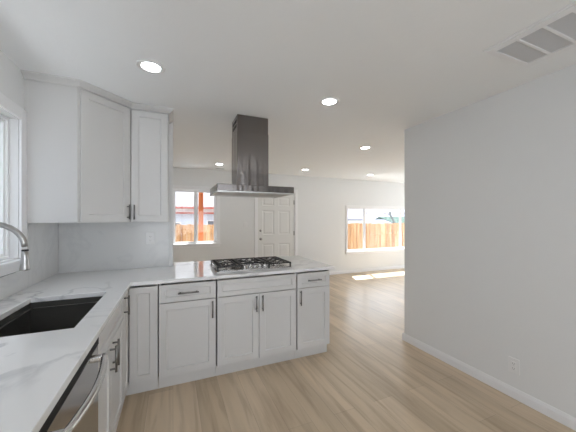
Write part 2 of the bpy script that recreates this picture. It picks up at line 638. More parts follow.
# ---- front door
door = thing('door_1', 'closed white six panel front door with nickel knob', 'door', ((D1[0] + D1[1]) / 2, YF, 0))
door['kind'] = 'structure'
x0, x1, z1 = D1[0] + .012, D1[1] - .012, D1[3] - .012
slab = MB()
FD = frame(0, YF + .012, '-y')
t_ = bmesh.new()
cols = [x0, x0 + .115, (x0 + x1) / 2 - .055, (x0 + x1) / 2 + .055, x1 - .115, x1]
rows = [0.006, .24, .84, 1.05, 1.60, 1.71, z1 - .11, z1]
grid = {}


def gv(x, z):
    k = (round(x, 4), round(z, 4))
    if k not in grid: grid[k] = t_.verts.new((x, 0, z))
    return grid[k]


for i in range(5):
    for j in range(7):
        a, b, c, d = cols[i], cols[i + 1], rows[j], rows[j + 1]
        if i in (1, 3) and j in (1, 3, 5):
            def rg(q, y): return [t_.verts.new((x, y, z)) for x, z in ((a + q, c + q), (b - q, c + q), (b - q, d - q), (a + q, d - q))]
            o_ = [gv(a, c), gv(b, c), gv(b, d), gv(a, d)]
            seq = [o_, rg(.012, .009), rg(.030, .009), rg(.046, .003)]
            for p, q in zip(seq, seq[1:]):
                for k in range(4): t_.faces.new((p[k], p[(k + 1) % 4], q[(k + 1) % 4], q[k]))
            t_.faces.new(seq[-1])
        else:
            t_.faces.new((gv(a, c), gv(b, c), gv(b, d), gv(a, d)))
bmesh.ops.recalc_face_normals(t_, faces=list(t_.faces))
slab.merge(t_, FD)
slab.box(x0, x1, YF + .022, YF + .055, .006, z1)
slab.build('door_panel', M_door, door)
jm = MB()
jm.box(D1[0] + .001, D1[0] + .010, YF + .001, YF + .118, 0, D1[3] - .001)
jm.box(D1[1] - .010, D1[1] - .001, YF + .001, YF + .118, 0, D1[3] - .001)
jm.box(D1[0] + .010, D1[1] - .010, YF + .001, YF + .118, D1[3] - .010, D1[3] - .001)
jm.build('door_jamb', M_trim, door)
cs = MB()
cs.box(D1[0] - .068, D1[0] - .003, YF - .016, YF - .0008, 0, D1[3] + .068, .004)
cs.box(D1[1] + .003, D1[1] + .068, YF - .016, YF - .0008, 0, D1[3] + .068, .004)
cs.box(D1[0] - .003, D1[1] + .003, YF - .016, YF - .0008, D1[3] + .003, D1[3] + .068, .004)
cs.build('casing', M_trim, door)
RX = Matrix.Rotation(PI / 2, 4, 'X')
MB().lathe([(0, .062), (.018, .060), (.027, .050), (.027, .040), (.014, .030), (.011, .010), (.032, .008), (.032, 0), (0, 0)], (x0 + .068, YF + .011, .955), 24, RX).build('door_knob', M_nickel, door)
MB().lathe([(0, .022), (.022, .020), (.028, .006), (.028, 0), (0, 0)], (x0 + .068, YF + .011, 1.145), 24, RX).build('deadbolt', M_nickel, door)
for z in (.30, 1.07, 1.80):
    MB().tube([(x1 + .002, YF + .006, z - .05), (x1 + .002, YF + .006, z + .05)], .007, 10).box(x1 - .02, x1 + .002, YF + .0095, YF + .0115, z - .05, z + .05).build('hinge', M_nickel, door)

# ------------------------------------------------------------------ kitchen cabinets
FP = 2.435            # door fronts of the peninsula (y)
FS = -0.319           # door fronts of the sink run (x)
T = 0.019
DZ0, DZ1 = 0.113, 0.866
DRZ = 0.717           # line between drawers and doors
CT0, CT1 = 0.884, 0.914
FPm = frame(0, FP, '-y')
FSm = frame(FS, 0, '+x')
CB0, CB1 = 0.10, 0.882
PY = FP + T + .001    # carcass front of the peninsula
SX = FS - T - .001


def toe_p(x0, x1, parent):
    return MB().box(x0, x1, FP + .060, FP + .075, 0.0, CB0 - .001).build('toe_kick', M_cab, parent)


def toe_s(y0, y1, parent):
    return MB().box(FS - .045, FS - .030, y0, y1, 0.0, CB0 - .001).build('toe_kick', M_cab, parent)


# corner cabinet with a folding pair of leaves
cc = thing('corner_base_cabinet', 'white corner base cabinet whose two folded door leaves meet in the inner corner', 'cabinet', (-0.6, 2.75, 0))
mb = MB()
mb.cells([XL + .002, SX, -.1135], [2.2185, PY, 3.085], lambda u, v: not (u > SX and v < PY), CB0, CB0 + .016)
mb.box(XL + .002, SX, 2.2185, 2.2335, CB0 + .016, CB1)
mb.box(-.1295, -.1135, PY, 3.085, CB0 + .016, CB1)
mb.box(XL + .002, -.1295, 3.069, 3.085, CB0 + .016, CB1)
mb.box(XL + .002, XL + .018, 2.2335, 3.069, CB0 + .016, CB1)
mb.build('carcass', M_cab, cc)
lf = shaker(MB(), FPm, -0.314, -0.1185, DZ0, DZ1, .052).build('door', M_cab, cc)
lf = shaker(MB(), FSm, 2.196, 2.429, DZ0, DZ1, .052).build('door', M_cab, cc)
bar_pull(FSm, 2.224, .795, .135, True, lf)
MB().box(FS - .045, -.114, FP + .060, FP + .075, 0, CB0 - .001).box(FS - .045, FS - .030, 2.19, FP + .060, 0, CB0 - .001).build('toe_kick', M_cab, cc)


def pen_cab(name, label, x0, x1):
    c = thing(name, label, 'cabinet', ((x0 + x1) / 2, 2.75, 0))
    carcass(MB(), x0 + .006, x1 - (0 if x1 == B3 else .006), PY, 3.03, CB0, CB1, '-y').build('carcass', M_cab, c)
    return c


# drawer cabinet
B0, B1, B2, B3 = -0.1115, 0.3505, 1.1245, 1.502
c1 = pen_cab('drawer_base_cabinet', 'white base cabinet with one wide drawer over a single door, left of the cooktop', B0, B1)
d = shaker(MB(), FPm, B0 + .006, B1 - .006, DRZ + .003, DZ1, .045, railz=.040).build('drawer', M_cab, c1)
bar_pull(FPm, (B0 + B1) / 2, .792, .165, False, d)
d = shaker(MB(), FPm, B0 + .006, B1 - .006, DZ0, DRZ - .003).build('door', M_cab, c1)
bar_pull(FPm, B1 - .036, .628, .145, True, d)
toe_p(B0, B1 - .001, c1)
# cooktop cabinet
c2 = pen_cab('cooktop_base_cabinet', 'wide white base cabinet with false drawer front and two doors under the cooktop', B1 + .001, B2)
shaker(MB(), FPm, B1 + .007, B2 - .006, DRZ + .003, DZ1, .045, railz=.040).build('false_drawer_front', M_cab, c2)
mid = (B1 + B2) / 2
d = shaker(MB(), FPm, B1 + .007, mid - .0022, DZ0, DRZ - .003).build('door', M_cab, c2)
bar_pull(FPm, mid - .030, .628, .145, True, d)
d = shaker(MB(), FPm, mid + .0022, B2 - .006, DZ0, DRZ - .003).build('door', M_cab, c2)
bar_pull(FPm, mid + .030, .628, .145, True, d)
toe_p(B1 + .001, B2 - .001, c2)
# narrow end cabinet
c3 = pen_cab('narrow_base_cabinet', 'narrow white base cabinet with small drawer and door at the open end of the peninsula', B2 + .001, B3)
d = shaker(MB(), FPm, B2 + .007, B3 - .003, DRZ + .003, DZ1, .045, railz=.040).build('drawer', M_cab, c3)
bar_pull(FPm, (B2 + B3) / 2, .792, .150, False, d)
d = shaker(MB(), FPm, B2 + .007, B3 - .003, DZ0, DRZ - .003).build('door', M_cab, c3)
bar_pull(FPm, B2 + .036, .628, .145, True, d)
MB().box(B2 + .001, B3 - .018, FP + .060, FP + .075, 0, CB0 - .001).box(B3 - .018, B3, FP + .060, 3.03, 0, CB0 - .001).build('toe_kick', M_cab, c3)
MB().box(B0, B3, 3.031, 3.049, 0, CB1, .002).build('back_panel', M_cab, c3)

# sink cabinet
DW0, DW1 = 0.80, 1.443
sb = thing('sink_base_cabinet', 'white sink base cabinet with a false front over two doors, beside the dishwasher', 'cabinet', (-0.65, 1.82, 0))
carcass(MB(), XL + .002, SX, DW1 + .004, 2.217, CB0, CB1, '+x').build('carcass', M_cab, sb)
shaker(MB(), FSm, DW1 + .007, 2.184, DRZ + .003, DZ1, .045, railz=.040).build('false_drawer_front', M_cab, sb)
sp = 1.793
d = shaker(MB(), FSm, DW1 + .007, sp - .002, DZ0, DRZ - .003).build('door', M_cab, sb)
bar_pull(FSm, sp - .036, .632, .145, True, d)
d = shaker(MB(), FSm, sp + .002, 2.184, DZ0, DRZ - .003).build('door', M_cab, sb)
bar_pull(FSm, sp + .036, .638, .150, True, d)
toe_s(DW1 + .004, 2.188, sb)

# dishwasher
dw = thing('dishwasher', 'stainless steel dishwasher with curved bar handle under the left worktop', 'dishwasher', (-0.6, (DW0 + DW1) / 2, 0))
mb = MB()
mb.box(-.93, -.345, DW0 + .004, DW1 - .002, .10, .872)
mb.build('tub', M_dark, dw)
mb = MB()
prof = [(-.345, .115), (-.312, .115), (-.306, .125), (-.306, .846), (-.309, .852), (-.345, .852)]
mtx = Matrix(((1, 0, 0, 0), (0, 0, 1, DW0 + .004), (0, 1, 0, 0), (0, 0, 0, 1)))
mb.prism(prof, 0, DW1 - DW0 - .006, mtx=mtx)
mb.build('door', M_dwsteel, dw)
prof = [(-.345, .8525), (-.304, .8525), (-.304, .8825), (-.345, .8825)]
MB().prism(prof, 0, DW1 - DW0 - .006, mtx=mtx).build('control_strip', M_blackgloss, dw)
MB().box(-.36, -.35, DW0 + .004, DW1 - .002, 0.0, .099).build('toe_panel', M_dark, dw)
mb = MB()
hy0, hy1, hz = DW0 + .07, DW1 - .115, .842
pts = []
for i in range(17):
    q = i / 16
    pts.append((-.262 + .026 * math.sin(PI * q) ** 0.9, hy0 + (hy1 - hy0) * q, hz))
mb.tube(pts, 0.0125, 16)
for yy in (hy0 + .012, hy1 - .012):
    mb.box(-.3065, -.262, yy - .013, yy + .013, hz - .011, hz + .011, .004)
mb.build('door_handle', M_steel, dw)

# last unit of the run, by the camera
lb = thing('base_cabinet', 'white base cabinet with two drawers at the near end of the left worktop', 'cabinet', (-0.65, .5, 0))
carcass(MB(), XL + .002, SX, .22, DW0, CB0, CB1, '+x').build('carcass', M_cab, lb)
d = shaker(MB(), FSm, .224, DW0 - .004, DRZ + .003, DZ1, .045, railz=.040).build('drawer', M_cab, lb)
bar_pull(FSm, .51, .792, .165, False, d)
d = shaker(MB(), FSm, .224, DW0 - .004, DZ0, DRZ - .003).build('drawer', M_cab, lb)
bar_pull(FSm, .51, .628, .165, False, d)
toe_s(.22, DW0, lb)

# ------------------------------------------------------------------ worktop, backsplash
SK = (-.815, -.413, 1.512, 2.182)     # sink opening
CTX = -.302
xs = [XL + .001, SK[0], SK[1], CTX, 0.003, 1.550]
ys = [.20, SK[2], SK[3], 2.412, YK - .013, 3.335]


def counter(u, v):
    if SK[0] < u < SK[1] and SK[2] < v < SK[3]: return False
    if u < CTX: return v < YK - .013
    if v < 2.412: return False
    if u < 0.003: return v < YK - .013
    return True


CK = (.405, 1.075, 2.60, 2.98)        # cooktop cut-out
xs = sorted(xs + [CK[0], CK[1]]); ys = sorted(ys + [CK[2], CK[3]])
top = MB().cells(xs, ys, lambda u, v: counter(u, v) and not (CK[0] < u < CK[1] and CK[2] < v < CK[3]), CT0, CT1, 'xyz', .0035).build('worktop', M_quartz)
tag(top, 'white quartz worktop with faint grey veins running in an L over all base cabinets', 'worktop')
bs = MB().box(XL + .0135, -.04, YK - .0125, YK - .0008, CT1 + .001, 1.3755).build('backsplash_slab', M_splash)
tag(bs, 'pale stone backsplash slab on the short back wall under the cabinets', 'backsplash')
us = [.20, W3[0] - .14, 2.533, YK - .0008]; vs = [CT1 + .001, 1.052, 1.3755]
bs = MB().cells(us, vs, lambda u, v: v < 1.052 or u > 2.533, XL + .0008, XL + .0125, 'yzx').build('backsplash_slab', M_splash)
tag(bs, 'pale stone backsplash slab on the left wall behind the sink', 'backsplash')

# ------------------------------------------------------------------ sink and faucet
sk = thing('kitchen_sink', 'black undermount single bowl sink set in the white worktop', 'sink', (-.614, 1.847, .66))
mb = MB()
x0, x1, y0, y1 = SK
g = 0.004
zb = .665


def rr(x0, x1, y0, y1, r, n=5):
    out = []
    for cx, cy, a0 in ((x1 - r, y1 - r, 0), (x0 + r, y1 - r, PI / 2), (x0 + r, y0 + r, PI), (x1 - r, y0 + r, 1.5 * PI)):
        out += [(cx + r * math.cos(a0 + i * PI / 2 / n), cy + r * math.sin(a0 + i * PI / 2 / n)) for i in range(n + 1)]
    return out


loops = [(rr(x0 - .018, x1 + .018, y0 - .018, y1 + .018, .012), CT0 - .0015),
         (rr(x0 - g, x1 + g, y0 - g, y1 + g, .010), CT0 - .0015),
         (rr(x0 - g, x1 + g, y0 - g, y1 + g, .010), zb + .012),
         (rr(x0 + .010, x1 - .010, y0 + .010, y1 - .010, .012), zb)]
R = [[mb.bm.verts.new((x, y, z)) for x, y in lp] for lp, z in loops]
n = len(R[0])
for a, b in zip(R, R[1:]):
    for k in range(n):
        mb.bm.faces.new((a[k], a[(k + 1) % n], b[(k + 1) % n], b[k]))
mb.bm.faces.new(R[-1])
# a ledge along both long sides, as on a workstation sink
mb.box(x0 - g + .001, x0 + .010, y0, y1, .842, .850)
mb.box(x1 - .010, x1 + g - .001, y0, y1, .842, .850)
mb.box(x0 + .012, x1 - .012, y1 - .010, y1 + g - .001, .842, .850)
mb.build('bowl', M_sink, sk)
MB().lathe([(0, .002), (.030, .003), (.036, .006), (.044, .004), (.045, 0), (0, 0)], (-.614, 1.95, zb + .0005), 24).build('drain', M_steel, sk)

fc = thing('faucet', 'brushed nickel pull down gooseneck faucet standing behind the sink', 'faucet', (-.905, 1.72, CT1))
fx, fy = -.905, 1.72
MB().lathe([(0, 0), (.027, 0), (.027, .006), (.021, .012), (.019, .075), (.016, .085), (0, .085)], (fx, fy, CT1), 28).build('base', M_nickel, fc)
cx, cz, rad = -.7845, 1.265, .1175
pts = [(fx, fy, CT1 + .08), (fx, fy, 1.10), (fx, fy, 1.2)]
for i in range(17):
    a = PI - PI * i / 16 * 0.985
    pts.append((cx + (rad + .003) * math.cos(a), fy, cz + rad * math.sin(a)))
neck = MB().tube(pts, .0128, 20).build('spout_neck', M_nickel, fc)
ex = pts[-1][0]
MB().lathe([(.0125, .004), (.0138, .003), (.0138, -.003), (.0125, -.004)], (ex, fy, 1.253), 24).build('joint_ring', M_dark, fc)
MB().lathe([(0, 0), (.0135, 0), (.0145, -.02), (.0165, -.055), (.0200, -.085), (.0200, -.092), (.017, -.094), (0, -.094)], (ex, fy, 1.250), 24).build('spray_head', M_nickel, fc)
MB().tube([(fx, fy - .018, CT1 + .05), (fx, fy - .04, CT1 + .055)], .011, 14).tube([(fx, fy - .036, CT1 + .055), (fx + .01, fy - .05, CT1 + .13)], [.006, .005], 10).build('lever_handle', M_nickel, fc)

# ------------------------------------------------------------------ cooktop
ck = thing('gas_cooktop', 'stainless gas cooktop with black cast iron grates set in the peninsula worktop', 'cooktop', (.743, 2.79, CT1))
KX0, KX1, KY0, KY1 = .358, 1.128, 2.535, 3.025
kz = CT1 + .0005
mb = MB()
mb.prism(rr(KX0, KX1, KY0, KY1, .015), kz, kz + .007, .0022)
mb.prism(rr(KX0 + .025, KX1 - .025, KY0 + .02, KY1 - .02, .015), kz + .007, kz + .011, .0015)
mb.box(CK[0] + .01, CK[1] - .01, CK[2] + .01, CK[3] - .01, kz - .05, kz + .001)
mb.build('tray', M_steel, ck)
pt = kz + .011
burn = [(.50, 2.66, .030), (.50, 2.90, .036), (.743, 2.84, .046), (.985, 2.66, .030), (.985, 2.90, .036)]
for bx, by, br in burn:
    b = MB().lathe([(0, .018), (br * .8, .018), (br, .012), (br, .004), (br * 1.25, 0), (0, 0)], (bx, by, pt), 24).build('burner', M_steel, ck)
    MB().lathe([(0, .008), (br * .75, .007), (br * .8, 0), (0, 0)], (bx, by, pt + .0185), 24).build('burner_cap', M_black, b)
gt = kz + .054
for gx0, gx1 in ((.372, .616), (.622, .864), (.870, 1.114)):
    mb = MB()
    gy0, gy1 = (2.552, 3.010)
    centre = gx0 > .6 and gx1 < .9
    if centre: gy0 = 2.66
    w = .012
    bh = .012
    mb.box(gx0, gx0 + w, gy0, gy1, gt - bh, gt, .002); mb.box(gx1 - w, gx1, gy0, gy1, gt - bh, gt, .002)
    mb.box(gx0 + w, gx1 - w, gy0, gy0 + w, gt - bh, gt, .002); mb.box(gx0 + w, gx1 - w, gy1 - w, gy1, gt - bh, gt, .002)
    ym = (gy0 + gy1) / 2
    if not centre:
        mb.box(gx0 + w, gx1 - w, ym - w / 2, ym + w / 2, gt - bh, gt, .002)
    xm = (gx0 + gx1) / 2
    for (a, b) in (((gy0 + w, ym - w / 2), (ym + w / 2, gy1 - w)) if not centre else ((gy0 + w, gy1 - w),)):
        cm = (a + b) / 2
        for s in (-1, 1):      # fingers reaching towards the burner
            mb.box(xm - .005, xm + .005, (a if s < 0 else cm + .025), (cm - .025 if s < 0 else b), gt - bh, gt, .002)
            mb.box((gx0 + w if s < 0 else xm + .025), (xm - .025 if s < 0 else gx1 - w), cm - .005, cm + .005, gt - bh, gt, .002)
            mb.box((gx0 + w if s < 0 else xm + .06), (xm - .06 if s < 0 else gx1 - w), cm - .055, cm - .046, gt - bh, gt, .002)
            mb.box((gx0 + w if s < 0 else xm + .06), (xm - .06 if s < 0 else gx1 - w), cm + .046, cm + .055, gt - bh, gt, .002)
    for q in ((.25, .75) if centre else (.2, .8)):
        xq = gx0 + (gx1 - gx0) * q
        mb.box(xq - .0045, xq + .0045, gy0 + w, gy1 - w, gt - bh + .001, gt - .0005, .001)
    for fx_ in (gx0 + .001, gx1 - w - .001):
        for fy_ in (gy0 + .001, gy1 - w - .001):
            mb.box(fx_, fx_ + w, fy_, fy_ + w, pt - .0035 if fx_ > .39 and fx_ < 1.09 else pt - .0035, gt - bh + .001)
    mb.build('grate', M_black, ck)
for i in range(5):
    kx = .743 + (i - 2) * .052
    ky = 2.598 + (.0 if i % 2 else .0)
    k = MB().lathe([(0, .004), (.023, .004), (.025, 0), (0, 0)], (kx, ky, pt), 24).lathe([(0, .026), (.016, .026), (.0185, .022), (.020, .004), (0, .004)], (kx, ky, pt), 24).build('knob', M_chrome, ck)
    MB().box(kx - .003, kx + .003, ky - .018, ky + .018, pt + .0255, pt + .031, .001).build('knob_grip', M_chrome, k)

# ------------------------------------------------------------------ range hood
hd = thing('range_hood', 'stainless steel island range hood hanging from the ceiling over the cooktop', 'range hood', (.743, 2.78, CZ))
HX0, HX1, HY0, HY1, HZ0, HZ1 = .366, 1.122, 2.50, 3.035, 1.653, 1.727
mb = MB()
xs_ = [HX0, HX0 + .03, HX1 - .03, HX1]; ys_ = [HY0, HY0 + .03, HY1 - .03, HY1]
mb.box(HX0, HX1, HY0, HY1, HZ0 + .012, HZ1, .003)
mb.build('canopy', M_hood, hd)
MB().cells(xs_, ys_, lambda u, v: not (xs_[1] < u < xs_[2] and ys_[1] < v < ys_[2]), HZ0, HZ0 + .0118, 'xyz', .001).build('underside_rim', M_hoodreflect, hd)
mb = MB()
for i in range(2):
    a = HX0 + .035 + i * .345
    mb.box(a, a + .340, HY0 + .06, HY1 - .06, HZ0 + .006, HZ0 + .0125, .001)
    for j in range(16):
        mb.box(a + .012 + j * .0198, a + .022 + j * .0198, HY0 + .07, HY1 - .07, HZ0 + .003, HZ0 + .0065)
mb.build('grease_filter', M_hoodreflect, hd)
for x in (HX0 + .06, HX1 - .06):
    MB().lathe([(0, 0), (.022, 0), (.028, .003), (.028, .009), (0, .009)], (x, HY0 + .045, HZ0 + .0035), 20).build('hood_lamp', M_chrome, hd)
mb = MB()
for i in range(5):
    mb.box(.743 - .06 + i * .03 - .009, .743 - .06 + i * .03 + .009, HY0 - .0025, HY0 + .001, HZ0 + .032, HZ0 + .044, .001)
mb.build('control_buttons', M_hood, hd)
CX0, CX1, CY0, CY1 = .580, .905, 2.655, 2.925
seam = 2.27
mb = MB().box(CX0, CX1, CY0, CY1, HZ1 - .001, seam, .002)
mb.build('chimney', M_hood, hd)
up = MB().box(CX0 + .003, CX1 - .003, CY0 + .003, CY1 - .003, seam - .001, CZ - .001, .002).build('chimney_sleeve', M_hood, hd)
for xa, xb in ((CX0 + .0015, CX0 + .0045), (CX1 - .0045, CX1 - .0015)):
    for r_ in range(2):
        for i in range(3):
            y = CY0 + .045 + i * .062
            MB().box(xa, xb, y, y + .052, 2.325 + r_ * .046, 2.355 + r_ * .046, .0008).build('vent_slot', M_dark, up)

# ------------------------------------------------------------------ wall cabinets
UZ0, UZ1 = 1.377, 2.402
uc = thing('corner_wall_cabinet', 'white diagonal corner wall cabinet with one shaker door, left of its neighbour', 'cabinet', (-.8, 2.9, UZ0))
A = Vector((-.650, 2.500)); Bp = Vector((-.350, 2.800))
inn = Vector((-1, 1)).normalized() * .020
a2 = A + inn; b2 = Bp + inn
poly = [(XL + .001, 2.502), (-.667, 2.502), (a2.x + .006, a2.y - .004), (b2.x - .0005, b2.y + .0015), (-.3515, YK - .0135), (XL + .001, YK - .0135)]
poly[3] = (-.3515, b2.y + .012)
MB().prism(poly, UZ0, UZ1, .0015).build('carcass', M_cab, uc)
MB().box(-.703, -.662, 2.4985, 2.5015, UZ0, UZ1, .001).build('face_stile', M_cab, uc)
q = math.sqrt(.5)
FC = frame(A.x, A.y, (Vector((q, q, 0)), Vector((-q, q, 0))))
ln = (Bp - A).length
d = shaker(MB(), FC, .012, ln - .003, UZ0 + .004, 2.396, .057, .0185).build('door', M_cab, uc)
bar_pull(FC, ln - .034, 1.468, .130, True, d)


def crown(poly, name_parent, base_z=UZ1 - .004, top_z=CZ - .0005, proj=.048):
    """poly: open polyline of the cabinet front, swept outwards (to the right of travel)"""
    prof = [(0.0005, 0), (.008, 0), (.012, .008), (.030, .022), (proj - .004, .030), (proj, .034), (proj, top_z - base_z), (0.0005, top_z - base_z)]
    P = [Vector(p) for p in poly]
    mb = MB()
    rings = []
    for i, p in enumerate(P):
        if i == 0: n_ = (P[1] - P[0]).normalized(); m_ = Vector((n_.y, -n_.x)); k = 1
        elif i == len(P) - 1: n_ = (P[-1] - P[-2]).normalized(); m_ = Vector((n_.y, -n_.x)); k = 1
        else:
            n1 = (P[i] - P[i - 1]).normalized(); n2 = (P[i + 1] - P[i]).normalized()
            m1 = Vector((n1.y, -n1.x)); m2 = Vector((n2.y, -n2.x))
            m_ = (m1 + m2).normalized(); k = 1 / m_.dot(m1)
        rings.append([mb.bm.verts.new((p.x + m_.x * o * k, p.y + m_.y * o * k, base_z + z)) for o, z in prof])
    for a, b in zip(rings, rings[1:]):
        for j in range(len(prof)):
            j2 = (j + 1) % len(prof)
            mb.bm.faces.new((a[j], a[j2], b[j2], b[j]))
    mb.bm.faces.new(list(reversed(rings[0]))); mb.bm.faces.new(rings[-1])
    bmesh.ops.recalc_face_normals(mb.bm, faces=list(mb.bm.faces))
    return mb.build('crown_moulding', M_cab, name_parent)


crown([(XL + .001, 2.500), (-.652, 2.500), (-.352, 2.799)], uc)
wc = thing('wall_cabinet', 'narrow white single door wall cabinet at the right end of the short back wall', 'cabinet', (-.2, 2.95, UZ0))
carcass(MB(), -.3495, -.038, 2.82, YK - .0135, UZ0, UZ1, '-y', top=True).build('carcass', M_cab, wc)
FU = frame(0, 2.80, '-y')
d = shaker(MB(), FU, -.345, -.047, UZ0 + .004, 2.396, .057, .0185).build('door', M_cab, wc)
bar_pull(FU, -.318, 1.468, .130, True, d)
crown([(-.349, 2.799), (-.036, 2.799), (-.036, YK - .002)], wc, proj=.040)

# ------------------------------------------------------------------ ceiling fittings
def downlight(x, y, label):
    t = thing('recessed_downlight', label, 'ceiling light', (x, y, CZ), 'recessed ceiling downlights')
    return t


proto = downlight(-.137, 2.06, 'lit round recessed ceiling downlight nearest the wall cabinets')
MB().lathe([(.058, -.001), (.059, -.006), (.066, -.009), (.086, -.006), (.089, -.0008), (.058, -.0008)], (-.137, 2.06, CZ), 40).build('trim_ring', M_plate, proto)
MB().lathe([(0, -.004), (.0575, -.004), (.0575, -.001), (0, -.001)], (-.137, 2.06, CZ), 40).build('diffuser', M_lamp, proto)
for x, y, lb_ in ((1.266, 2.06, 'lit round recessed ceiling downlight to the right of the hood chimney'),
                  (2.561, 3.19, 'lit round recessed downlight in the mid ceiling nearest the right wall corner'),
                  (4.239, 5.10, 'small far lit recessed downlight above the wide living room window'),
                  (2.547, 5.104, 'small far lit recessed downlight above the white front door'),
                  (.803, 5.21, 'small far lit recessed downlight left of the hood chimney'),
                  (4.24, 3.19, 'unseen fill downlight added behind the corner of the right wall'),  # from here down: unseen lamps, added as fill light
                  (6.1, 5.10, 'unseen fill downlight added in the right part of the living room'),
                  (6.1, 3.3, 'unseen fill downlight added in the near right part of the living room'),
                  (-.137, .45, 'unseen fill downlight added over the near end of the left worktop'),
                  (1.266, .45, 'unseen fill downlight added over the camera'),
                  (1.266, -1.2, 'unseen fill downlight added behind the camera on the right'),
                  (-.137, -1.2, 'unseen fill downlight added behind the camera on the left')):
    c = copy_tree(proto)
    c.location = (x, y, CZ)
    c['label'] = lb_

# return-air grille
gr = thing('return_air_grille', 'white rectangular return air grille with grey mesh panels on the ceiling by the right wall', 'air vent', (1.98, .72, CZ))
gx0, gx1, gy1 = 1.768, 2.205, 1.062
n_p, pw, gap = 6, .105, .014
gy0 = gy1 - .028 - n_p * pw - (n_p - 1) * gap - .028
us = [gx0, gx0 + .050, gx1 - .050, gx1]
vs = [gy0] + [v for i in range(n_p) for v in (gy0 + .028 + i * (pw + gap), gy0 + .028 + i * (pw + gap) + pw)] + [gy1]


def solid(u, v):
    if not us[1] < u < us[2]: return True
    return not any(vs[1 + 2 * i] < v < vs[2 + 2 * i] for i in range(n_p))


MB().cells(us, vs, solid, CZ - .012, CZ - .0008, 'xyz', .002).build('frame', M_trim, gr)
MB().cells([gx0 - .012, gx0, gx1, gx1 + .012], [gy0 - .012, gy0, gy1, gy1 + .012], lambda u, v: not (gx0 < u < gx1 and gy0 < v < gy1), CZ - .006, CZ - .0008, 'xyz', .0015).build('flange', M_trim, gr)
for i in range(n_p):
    mb = MB()
    a, b = vs[1 + 2 * i] + .0005, vs[2 + 2 * i] - .0005
    mb.box(us[1] + .0005, us[2] - .0005, a, b, CZ - .002, CZ - .0009)
    ns = 36
    for j in range(ns):
        xx = us[1] + .004 + (us[2] - us[1] - .008) * (j + .5) / ns
        mb.box(xx - .0028, xx + .0028, a, b, CZ - .0065, CZ - .002)
    mb.build('mesh_panel', M_grille, gr)
rg = thing('ceiling_register', 'slim dark slot register on the ceiling close to the far wall', 'air vent', (.885, 5.67, CZ))
MB().cells([.795, .812, .958, .975], [5.640, 5.650, 5.692, 5.702], lambda u, v: not (.812 < u < .958 and 5.65 < v < 5.692), CZ - .008, CZ - .0008, 'xyz', .001).build('frame', M_grille, rg)
MB().box(.8125, .9575, 5.6505, 5.6915, CZ - .003, CZ - .0009).build('slot', M_dark, rg)


# ------------------------------------------------------------------ outlets and switches
def outlet(name, F, x, z, label, kind, cat):
    t = thing(name, label, cat, tuple(F @ Vector((x, 0, z))))
    w, h = .039, .060
    mtx = F @ Matrix(((1, 0, 0, x), (0, 0, 1, -.0062), (0, 1, 0, z), (0, 0, 0, 1)))
    MB().prism(rr(-w, w, -h, h, .005, 3), 0, .0055, .0018, mtx).build('cover_plate', M_plate, t)
    if kind == 'outlet':
        mtx2 = F @ Matrix(((1, 0, 0, x), (0, 0, 1, -.0085), (0, 1, 0, z), (0, 0, 0, 1)))
        b = MB().prism(rr(-.0165, .0165, -.034, .034, .003, 2), 0, .0025, .0008, mtx2).build('receptacle', M_plate, t)
        for s in (-.019, .019):
            mb = MB()
            for k, hh in ((-.0062, .0045), (.0062, .0036)):
                mtx3 = F @ Matrix(((1, 0, 0, x + k), (0, 0, 1, -.0089), (0, 1, 0, z + s), (0, 0, 0, 1)))
                mb.prism([(-.0011, -hh), (.0011, -hh), (.0011, hh), (-.0011, hh)], 0, .0006, mtx=mtx3)
            mtx3 = F @ Matrix(((1, 0, 0, x), (0, 0, 1, -.0089), (0, 1, 0, z + s - .010), (0, 0, 0, 1)))
            mb.prism(rr(-.002, .002, -.002, .002, .0019, 3), 0, .0006, mtx=mtx3)
            mb.build('plug_socket', M_dark, b)
    else:
        for s in ((-.0, ) if kind == 'switch' else (-.018, .018)):
            mtx2 = F @ Matrix(((1, 0, 0, x + s), (0, 0, 1, -.0095), (0, 1, 0, z), (0, 0, 0, 1)))
            MB().prism(rr(-.0155, .0155, -.033, .033, .002, 2), 0, .0034, .001, mtx2).build('rocker', M_plate, t)
    return t


outlet('wall_outlet', frame(XR, 0, '-x'), -1.278, .252, 'white duplex outlet low on the plain right wall above the baseboard', 'outlet', 'outlet')
outlet('wall_outlet', frame(0, YK - .0130, '-y'), -.211, 1.211, 'white outlet on the stone backsplash under the wall cabinets', 'outlet', 'outlet')
outlet('light_switch', frame(0, YF, '-y'), 1.473, 1.28, 'white light switch plate on the far wall between window and front door', 'switch', 'switch')

# ------------------------------------------------------------------ outdoors
GZ = -0.42
struct(MB().box(-14, 30, YF + .13, 34, GZ - .1, GZ).build('ground', M_ground), 'pale concrete yard', 'ground')
struct(MB().box(-14, 30, -14, YB - .13, GZ - .1, GZ).box(-14, XL - .13, YB - .13, YF + .13, GZ - .1, GZ).box(XE + .13, 30, YB - .13, YF + .13, GZ - .1, GZ).build('ground', M_ground), 'pale concrete yard behind the house', 'ground')
ev = MB().box(XL - .3, XE + .5, YF + .121, 6.58, 2.56, 2.64).box(XL - .3, XE + .5, 6.54, 6.58, 2.50, 2.56).build('trim_eave', M_eave)
struct(ev, 'white roof eave over the far windows', 'eave')
pp = thing('porch_post', 'orange stained square porch post outside the left window', 'post', (.587, 6.49, GZ))
MB().box(.537, .637, 6.44, 6.535, GZ + .02, 2.498, .006).build('shaft', M_post, pp)
MB().box(.517, .657, 6.42, 6.555, GZ, GZ + .02, .003).build('base_plate', M_greypole, pp)

